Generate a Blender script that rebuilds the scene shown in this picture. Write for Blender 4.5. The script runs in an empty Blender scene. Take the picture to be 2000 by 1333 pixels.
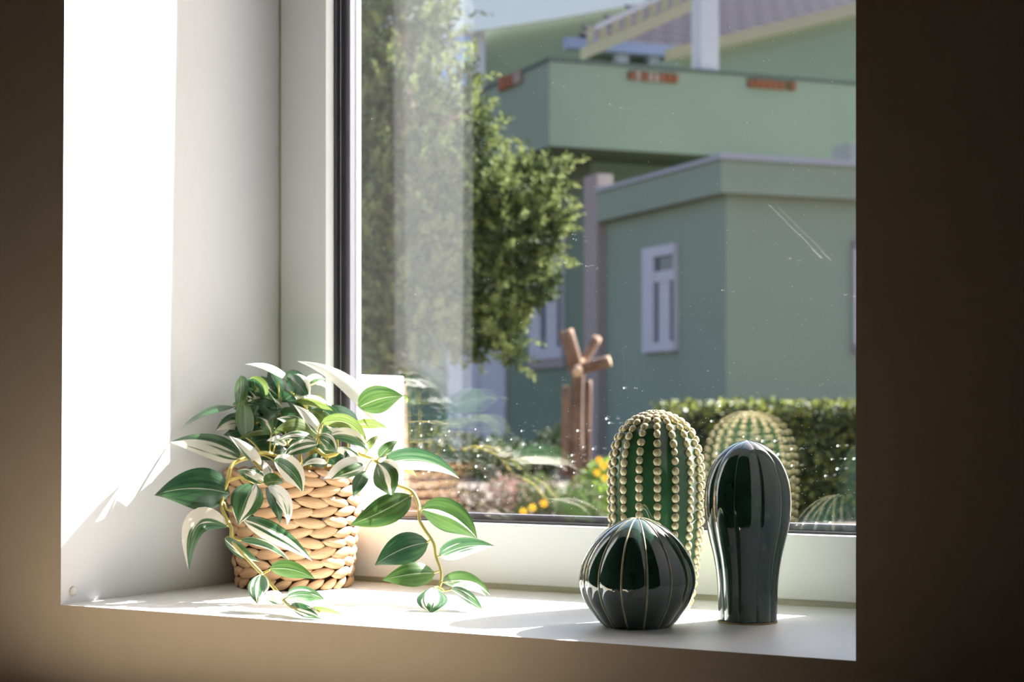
import bpy, bmesh, math, random
from mathutils import Vector, Matrix, Quaternion
random.seed(7)
SC = bpy.context.scene
COL = SC.collection

# ------------------------------------------------------------------ camera, light, exposure
FPX = 3525.0                     # focal length in pixels of the 2000 px wide frame
YAW = math.radians(29.82)
SN, CS = math.sin(YAW), math.cos(YAW)
EYE = 0.24                       # camera height above the sill (sill top is z = 0)
HOR = 810.0                      # image row of the horizon
cam_d = bpy.data.cameras.new('camera')
cam = bpy.data.objects.new('camera', cam_d)
COL.objects.link(cam)
cam.location = (0, 0, EYE)
cam.rotation_euler = (math.pi / 2, 0, YAW)
cam_d.sensor_width = 36.0
cam_d.lens = FPX / 2000 * 36
cam_d.shift_y = (HOR - 666.5) / 2000
cam_d.clip_start = 0.05
cam_d.clip_end = 300
cam_d.dof.use_dof = True
cam_d.dof.focus_distance = 2.15
cam_d.dof.aperture_fstop = 8.0
SC.camera = cam

SUN_TRAVEL = Vector((-0.37, -1.0, -0.88)).normalized()
world = bpy.data.worlds.new('sky')
SC.world = world
world.use_nodes = True
wn = world.node_tree.nodes
bg = wn['Background']
sky = wn.new('ShaderNodeTexSky')
sky.sky_type = 'NISHITA'
sky.sun_disc = False
sky.sun_elevation = math.radians(39.5)
sky.sun_rotation = math.radians(20.3)
sky.air_density = 1.0
sky.dust_density = 3.3
sky.ozone_density = 0.7
world.node_tree.links.new(sky.outputs[0], bg.inputs[0])
bg.inputs[1].default_value = 0.42

sun_d = bpy.data.lights.new('sun', 'SUN')
sun_d.energy = 36.0
sun_d.color = (1.0, 0.985, 0.96)
sun_d.angle = math.radians(0.53)
sun = bpy.data.objects.new('sun', sun_d)
COL.objects.link(sun)
sun.location = (2, 8, 8)
sun.rotation_euler = SUN_TRAVEL.to_track_quat('-Z', 'Y').to_euler()

SC.view_settings.view_transform = 'Standard'
SC.view_settings.look = 'None'
SC.view_settings.gamma = 1.0
SC.view_settings.use_curve_mapping = False
SC.view_settings.exposure = 0.22
SC.cycles.use_denoising = True
SC.cycles.max_bounces = 14
SC.cycles.diffuse_bounces = 6
SC.cycles.glossy_bounces = 6
SC.cycles.transparent_max_bounces = 24
SC.cycles.sample_clamp_indirect = 6.0

# ------------------------------------------------------------------ helpers
def lin(r, g, b):
    f = lambda c: c / 12.92 if c <= 0.04045 else ((c + 0.055) / 1.055) ** 2.4
    return (f(r / 255), f(g / 255), f(b / 255), 1.0)

def P(x, y, t):
    """point that the frame's pixel (x, y) shows at forward distance t (metres)"""
    l = (x - 1000.0) / FPX * t
    return Vector((-SN * t + CS * l, CS * t + SN * l, EYE + (HOR - y) / FPX * t))

def ray(x, y):
    return P(x, y, 1.0) - Vector((0, 0, EYE))

class MB:
    """collects shapes and links them as one mesh object"""
    def __init__(self):
        self.v, self.f, self.m, self.uv, self.sm = [], [], [], [], []
    def add(self, verts, faces, mat=0, uvs=None, smooth=False):
        o = len(self.v)
        self.v += [Vector(p) for p in verts]
        for i, fc in enumerate(faces):
            self.f.append([o + k for k in fc])
            self.m.append(mat[i] if isinstance(mat, (list, tuple)) else mat)
            self.uv.append(uvs[i] if uvs else None)
            self.sm.append(smooth)
        return self
    def box(self, a, b, mat=0, fr=None):
        x0, y0, z0 = a; x1, y1, z1 = b
        vs = [(x0, y0, z0), (x1, y0, z0), (x1, y1, z0), (x0, y1, z0), (x0, y0, z1), (x1, y0, z1), (x1, y1, z1), (x0, y1, z1)]
        if fr: vs = [fr(*p) for p in vs]
        # order: bottom, top, -y, +x, +y, -x
        return self.add(vs, [(0, 3, 2, 1), (4, 5, 6, 7), (0, 1, 5, 4), (1, 2, 6, 5), (2, 3, 7, 6), (3, 0, 4, 7)], mat)
    def bbox(self, a, b, bev=0.003, mat=0, fr=None):
        """box with chamfered edges"""
        bm = bmesh.new()
        x0, y0, z0 = a; x1, y1, z1 = b
        vs = [bm.verts.new(p) for p in [(x0, y0, z0), (x1, y0, z0), (x1, y1, z0), (x0, y1, z0), (x0, y0, z1), (x1, y0, z1), (x1, y1, z1), (x0, y1, z1)]]
        for fc in [(0, 3, 2, 1), (4, 5, 6, 7), (0, 1, 5, 4), (1, 2, 6, 5), (2, 3, 7, 6), (3, 0, 4, 7)]:
            bm.faces.new([vs[i] for i in fc])
        bmesh.ops.bevel(bm, geom=bm.edges[:], offset=bev, segments=2, affect='EDGES', profile=0.7)
        bm.verts.index_update()
        pts = [v.co.copy() for v in bm.verts]
        if fr: pts = [fr(*p) for p in pts]
        self.add(pts, [[v.index for v in f.verts] for f in bm.faces], mat)
        bm.free()
        return self
    def prism(self, pts, d, mat=0):
        """polygon pts extruded by vector d"""
        n = len(pts); d = Vector(d)
        vs = [Vector(p) for p in pts] + [Vector(p) + d for p in pts]
        fs = [tuple(range(n))[::-1], tuple(range(n, 2 * n))] + [(i, (i + 1) % n, n + (i + 1) % n, n + i) for i in range(n)]
        return self.add(vs, fs, mat)
    def tube(self, pts, r, seg=8, mat=0, caps=True):
        pts = [Vector(p) for p in pts]
        n = len(pts)
        rr = r if isinstance(r, (list, tuple)) else [r] * n
        vs, fs = [], []
        ref = None
        for i in range(n):
            tg = (pts[min(i + 1, n - 1)] - pts[max(i - 1, 0)]).normalized()
            if ref is None:
                ref = tg.orthogonal().normalized()
            ref = (ref - tg * ref.dot(tg)).normalized()
            b = tg.cross(ref)
            for k in range(seg):
                a = 2 * math.pi * k / seg
                vs.append(pts[i] + (ref * math.cos(a) + b * math.sin(a)) * rr[i])
        for i in range(n - 1):
            for k in range(seg):
                k2 = (k + 1) % seg
                fs.append((i * seg + k, i * seg + k2, (i + 1) * seg + k2, (i + 1) * seg + k))
        if caps:
            fs.append(tuple(range(seg))[::-1]); fs.append(tuple((n - 1) * seg + k for k in range(seg)))
        return self.add(vs, fs, mat, smooth=True)
    def lathe(self, prof, cen, seg=48, rad=None, mat=0, th0=0.0):
        """prof: list of (r, z); rad(theta, j) scales the radius"""
        cx, cy, cz = cen
        vs, fs = [], []
        for j, (r, z) in enumerate(prof):
            for k in range(seg):
                a = th0 + 2 * math.pi * k / seg
                q = r * (rad(a - th0, j) if rad else 1.0)
                vs.append((cx + q * math.cos(a), cy + q * math.sin(a), cz + z))
        for j in range(len(prof) - 1):
            for k in range(seg):
                k2 = (k + 1) % seg
                fs.append((j * seg + k, j * seg + k2, (j + 1) * seg + k2, (j + 1) * seg + k))
        fs.append(tuple(range(seg))[::-1]); fs.append(tuple((len(prof) - 1) * seg + k for k in range(seg)))
        return self.add(vs, fs, mat, smooth=True)
    def ball(self, c, rx, ry, rz, seg=8, rings=5, R=None, mat=0):
        vs, fs = [], []
        c = Vector(c)
        for j in range(1, rings):
            p = math.pi * j / rings
            for k in range(seg):
                a = 2 * math.pi * k / seg
                q = Vector((rx * math.sin(p) * math.cos(a), ry * math.sin(p) * math.sin(a), rz * math.cos(p)))
                vs.append(c + (R @ q if R else q))
        t = len(vs); vs.append(c + (R @ Vector((0, 0, rz)) if R else Vector((0, 0, rz))))
        b = len(vs); vs.append(c - (R @ Vector((0, 0, rz)) if R else Vector((0, 0, rz))))
        for k in range(seg):
            k2 = (k + 1) % seg
            fs.append((t, k, k2)); o = (rings - 2) * seg
            fs.append((b, o + k2, o + k))
            for j in range(rings - 2):
                fs.append((j * seg + k, (j + 1) * seg + k, (j + 1) * seg + k2, j * seg + k2))
        return self.add(vs, fs, mat, smooth=True)
    def mesh(self, name, mats, origin=(0, 0, 0)):
        o = Vector(origin)
        me = bpy.data.meshes.new(name)
        me.from_pydata([tuple(p - o) for p in self.v], [], self.f)
        for mt in (mats if isinstance(mats, (list, tuple)) else [mats]):
            me.materials.append(mt)
        me.polygons.foreach_set('material_index', self.m)
        me.polygons.foreach_set('use_smooth', self.sm)
        if any(u is not None for u in self.uv):
            ul = me.uv_layers.new(name='UVMap')
            flat = []
            for fc, u in zip(self.f, self.uv):
                for k in range(len(fc)):
                    flat += list(u[k]) if u else [0.5, 0.5]
            ul.data.foreach_set('uv', flat)
        me.update()
        return me

BASE = {}
def root_of(o):
    while o.parent: o = o.parent
    return o

def obj(name, mb, mats, parent=None, at=None):
    """link a mesh object; mesh coordinates are kept relative to its thing's base"""
    base = Vector(at) if at is not None else (BASE[root_of(parent)] if parent else Vector((0, 0, 0)))
    o = bpy.data.objects.new(name, mb.mesh(name, mats, base))
    COL.objects.link(o)
    if parent: o.parent = parent
    else:
        o.location = base; BASE[o] = base
    return o

def tag(o, label=None, cat=None, group=None, kind=None):
    if label: o['label'] = label
    if cat: o['category'] = cat
    if group: o['group'] = group
    if kind: o['kind'] = kind
    return o

def thing(name, label, cat, loc, group=None):
    o = bpy.data.objects.new(name, None)
    COL.objects.link(o)
    o.empty_display_size = 0.05
    o.location = loc
    BASE[o] = Vector(loc)
    return tag(o, label, cat, group)

def struct(name, mb, mats, parent=None, label=None):
    o = obj(name, mb, mats, parent)
    o['kind'] = 'structure'
    if label: o['label'] = label
    return o

def shared(name, me, loc, rot, parent, scale=(1, 1, 1)):
    o = bpy.data.objects.new(name, me)
    COL.objects.link(o)
    o.parent = parent
    o.location = Vector(loc) - BASE[root_of(parent)]
    o.rotation_mode = 'QUATERNION'
    o.rotation_quaternion = rot
    o.scale = scale
    return o

def spline(pts, n=8):
    """Catmull-Rom through pts"""
    pts = [Vector(p) for p in pts]
    q = [2 * pts[0] - pts[1]] + pts + [2 * pts[-1] - pts[-2]]
    out = []
    for i in range(1, len(q) - 2):
        for k in range(n):
            t = k / n
            a, b, c, d = q[i - 1], q[i], q[i + 1], q[i + 2]
            out.append(0.5 * ((2 * b) + (c - a) * t + (2 * a - 5 * b + 4 * c - d) * t * t + (3 * b - a - 3 * c + d) * t ** 3))
    out.append(pts[-1])
    return out

# ------------------------------------------------------------------ materials
def mat(name, col, rough=0.6, noise=0.0, nscale=8.0, bump=0.0, bscale=60.0, spec=0.5, metal=0.0, coat=0.0, transl=0.0, col2=None):
    m = bpy.data.materials.new(name)
    m.use_nodes = True
    nt = m.node_tree; N, L = nt.nodes, nt.links
    b = N['Principled BSDF']
    b.inputs['Base Color'].default_value = col
    b.inputs['Roughness'].default_value = rough
    b.inputs['Specular IOR Level'].default_value = spec
    b.inputs['Metallic'].default_value = metal
    b.inputs['Coat Weight'].default_value = coat
    b.inputs['Coat Roughness'].default_value = 0.02
    b.inputs['Coat IOR'].default_value = 1.6
    tc = N.new('ShaderNodeTexCoord')
    csock = None
    if noise > 0:
        nz = N.new('ShaderNodeTexNoise'); nz.inputs['Scale'].default_value = nscale; nz.inputs['Detail'].default_value = 5
        L.new(tc.outputs['Object'], nz.inputs['Vector'])
        rp = N.new('ShaderNodeValToRGB')
        c2 = col2 or tuple(c * (1 - noise) for c in col[:3]) + (1,)
        rp.color_ramp.elements[0].color = c2; rp.color_ramp.elements[0].position = 0.33
        rp.color_ramp.elements[1].color = col; rp.color_ramp.elements[1].position = 0.67
        L.new(nz.outputs['Fac'], rp.inputs['Fac'])
        L.new(rp.outputs['Color'], b.inputs['Base Color'])
        csock = rp.outputs['Color']
    if bump > 0:
        nb = N.new('ShaderNodeTexNoise'); nb.inputs['Scale'].default_value = bscale; nb.inputs['Detail'].default_value = 4
        L.new(tc.outputs['Object'], nb.inputs['Vector'])
        bp = N.new('ShaderNodeBump'); bp.inputs['Strength'].default_value = bump; bp.inputs['Distance'].default_value = 0.002
        L.new(nb.outputs['Fac'], bp.inputs['Height'])
        L.new(bp.outputs['Normal'], b.inputs['Normal'])
    if transl > 0:
        tr = N.new('ShaderNodeBsdfTranslucent'); tr.inputs['Color'].default_value = col
        if csock: L.new(csock, tr.inputs['Color'])
        mx = N.new('ShaderNodeMixShader'); mx.inputs[0].default_value = transl
        L.new(b.outputs[0], mx.inputs[1]); L.new(tr.outputs[0], mx.inputs[2])
        L.new(mx.outputs[0], N['Material Output'].inputs['Surface'])
    return m

def glass_mat(name, f0=0.05, tint=(0.982, 0.985, 0.986, 1)):
    """thin pane: straight transmission, Schlick reflection on both faces"""
    m = bpy.data.materials.new(name); m.use_nodes = True
    nt = m.node_tree; N, L = nt.nodes, nt.links
    N.remove(N['Principled BSDF'])
    ge = N.new('ShaderNodeNewGeometry')
    dt = N.new('ShaderNodeVectorMath'); dt.operation = 'DOT_PRODUCT'
    L.new(ge.outputs['Normal'], dt.inputs[0]); L.new(ge.outputs['Incoming'], dt.inputs[1])
    ab = N.new('ShaderNodeMath'); ab.operation = 'ABSOLUTE'; L.new(dt.outputs['Value'], ab.inputs[0])
    su = N.new('ShaderNodeMath'); su.operation = 'SUBTRACT'; su.inputs[0].default_value = 1; L.new(ab.outputs[0], su.inputs[1])
    pw = N.new('ShaderNodeMath'); pw.operation = 'POWER'; L.new(su.outputs[0], pw.inputs[0]); pw.inputs[1].default_value = 5
    ma = N.new('ShaderNodeMath'); ma.operation = 'MULTIPLY_ADD'; L.new(pw.outputs[0], ma.inputs[0]); ma.inputs[1].default_value = 1 - f0; ma.inputs[2].default_value = f0
    tr = N.new('ShaderNodeBsdfTransparent'); tr.inputs['Color'].default_value = tint
    gl = N.new('ShaderNodeBsdfGlossy'); gl.inputs['Roughness'].default_value = 0.0
    mx = N.new('ShaderNodeMixShader')
    L.new(ma.outputs[0], mx.inputs[0]); L.new(tr.outputs[0], mx.inputs[1]); L.new(gl.outputs[0], mx.inputs[2])
    L.new(mx.outputs[0], N['Material Output'].inputs['Surface'])
    return m

def leaf_mat(name, thr, dark, mid, cream, transl=0.25, rough=0.33, soft=0.05, side=0.0, centre=0.0):
    """striped leaf: cream streaks along the blade over two greens; UV u runs across, v along"""
    m = bpy.data.materials.new(name); m.use_nodes = True
    nt = m.node_tree; N, L = nt.nodes, nt.links
    b = N['Principled BSDF']; b.inputs['Roughness'].default_value = rough; b.inputs['Specular IOR Level'].default_value = 0.6; b.inputs['Coat Weight'].default_value = 0.25; b.inputs['Coat Roughness'].default_value = 0.3
    uv = N.new('ShaderNodeUVMap'); uv.uv_map = 'UVMap'
    oi = N.new('ShaderNodeObjectInfo')
    sp = N.new('ShaderNodeSeparateXYZ'); L.new(uv.outputs[0], sp.inputs[0])
    def math_(op, a, c):
        n = N.new('ShaderNodeMath'); n.operation = op
        for i, q in enumerate((a, c)):
            if isinstance(q, (int, float)): n.inputs[i].default_value = q
            else: L.new(q, n.inputs[i])
        return n.outputs[0]
    def streak(fu, fv, off):
        cb = N.new('ShaderNodeCombineXYZ')
        L.new(math_('MULTIPLY', sp.outputs[0], fu), cb.inputs[0])
        L.new(math_('MULTIPLY', sp.outputs[1], fv), cb.inputs[1])
        L.new(math_('MULTIPLY_ADD', oi.outputs['Random'], 37.0), cb.inputs[2])
        cb.inputs[2].links[0].from_node.inputs[2].default_value = off
        nz = N.new('ShaderNodeTexNoise'); nz.inputs['Scale'].default_value = 1.0; nz.inputs['Detail'].default_value = 2.0
        L.new(cb.outputs[0], nz.inputs['Vector'])
        return nz.outputs['Fac']
    n1 = streak(4.6, 0.8, 0.0)
    if side:
        n1 = math_('ADD', n1, math_('MULTIPLY', math_('SUBTRACT', sp.outputs[0], 0.5), side))
    if centre:
        cx = math_('ABSOLUTE', math_('SUBTRACT', sp.outputs[0], 0.5), 0)
        n1 = math_('ADD', n1, math_('MULTIPLY', math_('SUBTRACT', 0.13, cx), centre))
    n2 = streak(11.0, 1.2, 11.0)
    n3 = streak(34.0, 1.6, 23.0)
    mr = N.new('ShaderNodeMapRange'); mr.inputs['From Min'].default_value = thr; mr.inputs['From Max'].default_value = thr + soft
    L.new(n1, mr.inputs['Value'])
    g = N.new('ShaderNodeMixRGB'); g.inputs[1].default_value = dark; g.inputs[2].default_value = mid
    m2 = N.new('ShaderNodeMapRange'); m2.inputs['From Min'].default_value = 0.35; m2.inputs['From Max'].default_value = 0.68
    L.new(n2, m2.inputs['Value']); L.new(m2.outputs[0], g.inputs[0])
    # pale midrib
    ax = math_('ABSOLUTE', math_('SUBTRACT', sp.outputs[0], 0.5), 0)
    rib = math_('LESS_THAN', ax, 0.014)
    g2 = N.new('ShaderNodeMixRGB'); L.new(math_('MULTIPLY', rib, 0.55), g2.inputs[0]); L.new(g.outputs[0], g2.inputs[1]); g2.inputs[2].default_value = tuple(0.5 * (a + c) for a, c in zip(mid[:3], cream[:3])) + (1,)
    cmix = N.new('ShaderNodeMixRGB'); L.new(mr.outputs[0], cmix.inputs[0]); L.new(g2.outputs[0], cmix.inputs[1]); cmix.inputs[2].default_value = cream
    L.new(cmix.outputs[0], b.inputs['Base Color'])
    bp = N.new('ShaderNodeBump'); bp.inputs['Strength'].default_value = 0.25; bp.inputs['Distance'].default_value = 0.0006
    L.new(n3, bp.inputs['Height']); L.new(bp.outputs[0], b.inputs['Normal'])
    tr = N.new('ShaderNodeBsdfTranslucent'); L.new(cmix.outputs[0], tr.inputs['Color'])
    mx = N.new('ShaderNodeMixShader'); mx.inputs[0].default_value = transl
    L.new(b.outputs[0], mx.inputs[1]); L.new(tr.outputs[0], mx.inputs[2])
    L.new(mx.outputs[0], N['Material Output'].inputs['Surface'])
    return m

M = {}
M['wall'] = mat('taupe_wall_paint', lin(194, 184, 174), 0.8, noise=0.04, nscale=30, bump=0.12, bscale=220)
M['reveal'] = mat('white_reveal_paint', lin(213, 214, 216), 0.6, bump=0.06, bscale=180)
M['sill'] = mat('white_sill_laminate', lin(226, 226, 224), 0.45)
M['frame'] = mat('white_window_frame', lin(224, 226, 228), 0.35)
M['joint'] = mat('olive_grey_seal', lin(190, 188, 172), 0.6)
M['gasket'] = mat('black_rubber_gasket', lin(38, 36, 40), 0.35)
M['glass'] = glass_mat('clear_glass')
M['alu'] = mat('dark_grey_spacer', lin(92, 90, 100), 0.4)
M['outwhite'] = mat('white_outdoor_render', lin(232, 231, 226), 0.8, noise=0.04)
M['oak'] = mat('dark_oak', lin(48, 42, 38), 0.6, noise=0.25, nscale=6)
M['birch'] = mat('pale_bounce_wood', lin(240, 218, 186), 0.55, noise=0.08, nscale=6)  # pale warm tone for the light bounced off the added table
M['dim'] = mat('dark_taupe_paint', lin(50, 47, 45), 0.85)

# ------------------------------------------------------------------ the room shell
X0, X1 = -1.624, -0.583          # opening
YI, YF, YO = 1.690, 2.138, 2.2025 # inner wall face, window frame face, outer wall face
ZT = 1.50                        # top of the opening
RX0, RX1, RY0, RZ0, RZ1 = -4.2, 2.4, -3.2, -0.95, 1.95

w = MB()
lean = -1.6175                   # the left corner leans a little
zt = 0.80
# left part: front face, reveal side, outer face (lean only at the inner corner)
lv = [(RX0, YI, RZ0), (X0, YI, RZ0), (X0, YI, 0), (lean, YI, zt), (lean, YI, RZ1), (RX0, YI, RZ1),
      (RX0, YO, RZ0), (X0, YO, RZ0), (X0, YO, 0), (X0, YO, zt), (X0, YO, RZ1), (RX0, YO, RZ1)]
w.add(lv, [(0, 1, 2, 3, 4, 5), (11, 10, 9, 8, 7, 6), (1, 7, 8, 2), (2, 8, 9, 3), (3, 9, 10, 4), (0, 5, 11, 6), (5, 4, 10, 11), (0, 6, 7, 1)],
      [0, 2, 1, 1, 1, 0, 0, 0])
w.box((X1, YI, RZ0), (RX1, YO, RZ1), [0, 0, 0, 0, 2, 1])
w.box((X0, YI, RZ0), (X1, YO, -0.012), [0, 1, 0, 0, 2, 0])
w.box((X0, YI, ZT), (X1, YO, RZ1), [1, 0, 0, 0, 2, 0])
struct('wall_front', w, [M['wall'], M['reveal'], M['outwhite']], label='taupe wall around the deep white window niche')
struct('wall_back', MB().box((RX0 - .1, RY0 - .1, RZ0), (RX1 + .1, RY0, RZ1)), M['dim'])
struct('wall_left', MB().box((RX0 - .1, RY0, RZ0), (RX0, YO, RZ1)), M['dim'])
struct('wall_right', MB().box((RX1, RY0, RZ0), (RX1 + .1, YO, RZ1)), M['dim'])
struct('ceiling', MB().box((RX0 - .1, RY0 - .1, RZ1), (RX1 + .1, YO, RZ1 + .1)), M['dim'])
struct('floor', MB().box((RX0 - .1, RY0 - .1, RZ0 - .1), (RX1 + .1, YO, RZ0)), M['oak'])
struct('trim_1', MB().box((X0, YI, -0.012), (X1, YO - .004, 0), [1, 1, 0, 1, 1, 1]), [M['wall'], M['sill']], label='white windowsill board the plant and the cacti stand on')

# ------------------------------------------------------------------ window
GX0, GX1, GZ0, GZ1 = -1.5195, -0.705, 0.1016, 1.40
FX0, FX1 = -1.618, -0.589
SX0, SX1, SZ0, SZ1 = -1.537, -0.686, 0.0894, 1.412      # inner edge of the frame
win = thing('window_1', 'white fixed window with black gasket and double glazing', None, (X0, YF, 0))
win['kind'] = 'structure'
fb = MB()
fb.bbox((FX0, YF, 0.008), (SX0, YO - .002, ZT), .002)
fb.bbox((SX1, YF, 0.008), (FX1, YO - .002, ZT), .002)
fb.bbox((SX0 - .0002, YF, 0.008), (SX1 + .0002, YO - .002, SZ0), .002)
fb.bbox((SX0 - .0002, YF, SZ1), (SX1 + .0002, YO - .002, ZT), .002)
obj('frame', fb, M['frame'], win)
def rail(mb, x0, x1, z0, z1, wd, wz, y0, y1, bev=.0008):
    mb.bbox((x0, y0, z0), (x0 + wd, y1, z1), bev); mb.bbox((x1 - wd, y0, z0), (x1, y1, z1), bev)
    mb.bbox((x0 + wd, y0, z0), (x1 - wd, y1, z0 + wz), bev); mb.bbox((x0 + wd, y0, z1 - wz), (x1 - wd, y1, z1), bev)
of = MB()
rail(of, SX0 + .0002, SX1 - .0002, SZ0 + .0002, SZ1 - .0002, GX0 - SX0, GZ0 - SZ0 - .002, 2.1915, YO, .0006)
obj('outer_frame', of, M['frame'], win)
gk = MB(); rail(gk, SX0 + .0002, SX1 - .0002, SZ0 + .0002, SZ1 - .0002, .0022, .0030, 2.158, 2.1715)
obj('gasket', gk, M['gasket'], win)
jt = MB()
jt.box((X0, YF + .006, 0), (X1, 2.19, 0.008)); jt.box((X0, YF + .003, 0.008), (FX0, 2.19, ZT)); jt.box((FX1, YF + .003, .008), (X1, 2.19, ZT))
obj('seal_strip', jt, M['joint'], win)
pane1 = obj('pane', MB().box((SX0 + .001, 2.172, SZ0 + .001), (SX1 - .001, 2.175, SZ1 - .001)), M['glass'], win)
obj('pane', MB().box((SX0 + .001, 2.188, SZ0 + .001), (SX1 - .001, 2.191, SZ1 - .001)), M['glass'], win)
sp_ = MB(); rail(sp_, SX0 + .0003, SX1 - .0003, SZ0 + .0003, SZ1 - .0003, GX0 - SX0 - .001, .0115, 2.1755, 2.1875)
obj('spacer_bar', sp_, M['alu'], win)

# water droplets and dust on the glass
M['drop'] = mat('water_droplet', (0.9, 0.95, 0.95, 1), 0.05, spec=1.0, coat=1.0)
nt = M['drop'].node_tree
tr = nt.nodes.new('ShaderNodeBsdfTransparent'); mx = nt.nodes.new('ShaderNodeMixShader'); mx.inputs[0].default_value = 0.66
nt.links.new(nt.nodes['Principled BSDF'].outputs[0], mx.inputs[1]); nt.links.new(tr.outputs[0], mx.inputs[2])
nt.links.new(mx.outputs[0], nt.nodes['Material Output'].inputs['Surface'])
def on_y(x, y, Y):
    r = ray(x, y); return Vector((0, 0, EYE)) + r * (Y / r.y)
dm = MB().ball((0, 0, 0), 1, .55, 1, 10, 6).mesh('water_droplet', M['drop'])
drops = [(700 + a / 3.636, 700 + b / 3.636) for a, b in [(500, 450), (438, 465), (520, 505), (380, 515), (445, 550), (645, 520), (620, 550), (578, 585), (445, 632), (435, 663), (610, 655), (830, 505), (870, 625), (915, 582), (1085, 577), (1158, 517), (1170, 612), (850, 693), (600, 730), (1290, 635), (835, 770), (898, 785), (500, 805), (462, 820), (900, 843), (845, 940), (712, 952), (1555, 515), (1595, 632), (1665, 645), (1515, 690), (1520, 735), (1440, 768), (1530, 815), (1235, 712), (1660, 907), (1760, 430), (1780, 460), (1885, 212), (1715, 985)]]
drops += [(1350 + a / 4.76, 780 + b / 4.76) for a, b in [(185, 205), (235, 505), (660, 390), (775, 390), (610, 370), (930, 465), (935, 620), (805, 515), (1360, 435), (1430, 555), (1355, 650), (1305, 560), (1245, 715), (1510, 555), (485, 350), (1040, 1160), (980, 1172), (1160, 1155), (1290, 1150), (265, 65)]]
for x, y in drops:
    s = random.uniform(.0013, .0022)
    shared('water_droplet', dm, on_y(x, y, 2.1715), Quaternion(), pane1, (s, s, s))
M['dust'] = mat('pale_dust', lin(225, 228, 226), 0.9)
du = MB()
def speck(x, y, r):
    c = on_y(x, y, 2.1712)
    n = 5; a0 = random.random() * 6
    du.add([c + Vector((r * math.cos(a0 + 6.283 * k / n), 0, r * random.uniform(.7, 1.2) * math.sin(a0 + 6.283 * k / n))) for k in range(n)], [tuple(range(n))])
for _ in range(1500):
    x = random.uniform(705, 1670); y = random.uniform(20, 1015)
    if random.random() < 0.6: x = 790 + 880 * random.random(); y = 1020 - abs(random.gauss(0, 190))
    if y < 0: continue
    speck(x, y, random.choice([.00022, .0003, .0003, .00045]))
for x, y in [(1120, 467), (1144, 520), (1649, 576), (1118, 458), (1190, 203), (1079, 162), (1218, 757), (1132, 515), (1102, 513), (1410, 567), (1540, 505), (910, 233), (726, 232), (811, 575)]:
    speck(x, y, .0011)
for (xa, ya, xb, yb) in [(1560, 458, 1604, 505), (1585, 487, 1604, 506), (1215, 670, 1222, 755), (1500, 400, 1560, 460)]:
    a, b = on_y(xa, ya, 2.1712), on_y(xb, yb, 2.1712)
    dv = Vector((0, 0, .00025))
    du.add([a - dv, b - dv, b + dv, a + dv], [(0, 1, 2, 3)])
obj('dust_specks', du, M['dust'], pane1)['kind'] = 'stuff'

# little round bumper low on the left reveal
c = Vector((X0, 1.712, 0.0155))
bmp = MB()
vs = []
pr = [(0.0, .0040), (.0035, .0038), (.0058, .0022), (.0064, 0.0)]
Rm = Matrix.Rotation(math.pi / 2, 3, 'Y')
t_ = MB().lathe([(r + .0001, z) for r, z in pr[::-1]], (0, 0, 0), 20)
bmp.add([c + Rm @ p for p in t_.v], t_.f, smooth=True)
tag(obj('round_bumper', bmp, mat('translucent_bumper', lin(214, 214, 208), 0.25), at=c), 'small round pale bumper stuck low on the left window reveal', 'bumper')

# unseen table added under the window to bounce sunlight onto the lower wall
desk = thing('bounce_table', 'unseen narrow pale table added under the window niche to bounce sunlight onto the wall', 'table', (-1.3, 1.54, RZ0))
DZ = -0.115
obj('table_top', MB().bbox((-2.25, 1.40, DZ - .03), (-0.62, 1.685, DZ), .003), M['birch'], desk)
for lx in (-2.21, -0.66):
    for ly in (1.44, 1.65):
        obj('leg', MB().bbox((lx - .03, ly - .03, RZ0), (lx + .03, ly + .03, DZ - .03), .003), M['birch'], desk)

# ------------------------------------------------------------------ ceramic cacti
M['green_glaze'] = mat('dark_green_glaze', lin(40, 68, 56), 0.05, noise=0.2, nscale=25, coat=1.0, spec=.6)
M['mid_glaze'] = mat('mid_green_glaze', lin(60, 100, 66), 0.08, noise=0.35, nscale=30, coat=.8)
M['rib_clay'] = mat('thin_glaze_over_rib', lin(184, 174, 140), 0.2, noise=0.3, nscale=80, coat=0.4)
M['bare_clay'] = mat('bare_clay', lin(190, 165, 110), 0.7)
M['spine'] = mat('cream_glaze_dot', lin(220, 211, 172), 0.12, noise=0.35, nscale=300, coat=0.5, col2=lin(160, 140, 95))

def facing(loc):
    """angle of the direction from loc to the camera, and image-right sense"""
    return math.atan2(-loc[1], -loc[0])

def profile(px, scale, base_y):
    return [(hw * scale, (base_y - y) * scale) for y, hw in px]

def resample(prof, n):
    d = [0]
    for a, b in zip(prof, prof[1:]): d.append(d[-1] + math.hypot(b[0] - a[0], b[1] - a[1]))
    pts = spline([(r, z, 0) for r, z in prof], 10)
    L_ = [0]
    for a, b in zip(pts, pts[1:]): L_.append(L_[-1] + (b - a).length)
    out, j = [], 0
    for i in range(n + 1):
        s = L_[-1] * i / n
        while j < len(L_) - 2 and L_[j + 1] < s: j += 1
        k = (s - L_[j]) / max(1e-9, L_[j + 1] - L_[j])
        q = pts[j].lerp(pts[j + 1], min(1, max(0, k)))
        out.append((max(q.x, 0.0002), q.y))
    return out

def lobed(n, amp, phase):
    return lambda a, j: 1 - amp * (1 - abs(math.sin(n * (a - phase) / 2)) ** .85)

def ridged(n, amp, phase, fac):
    return lambda a, j: 1 - amp * fac(j) * abs(math.sin(n * (a - phase) / 2))

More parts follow.
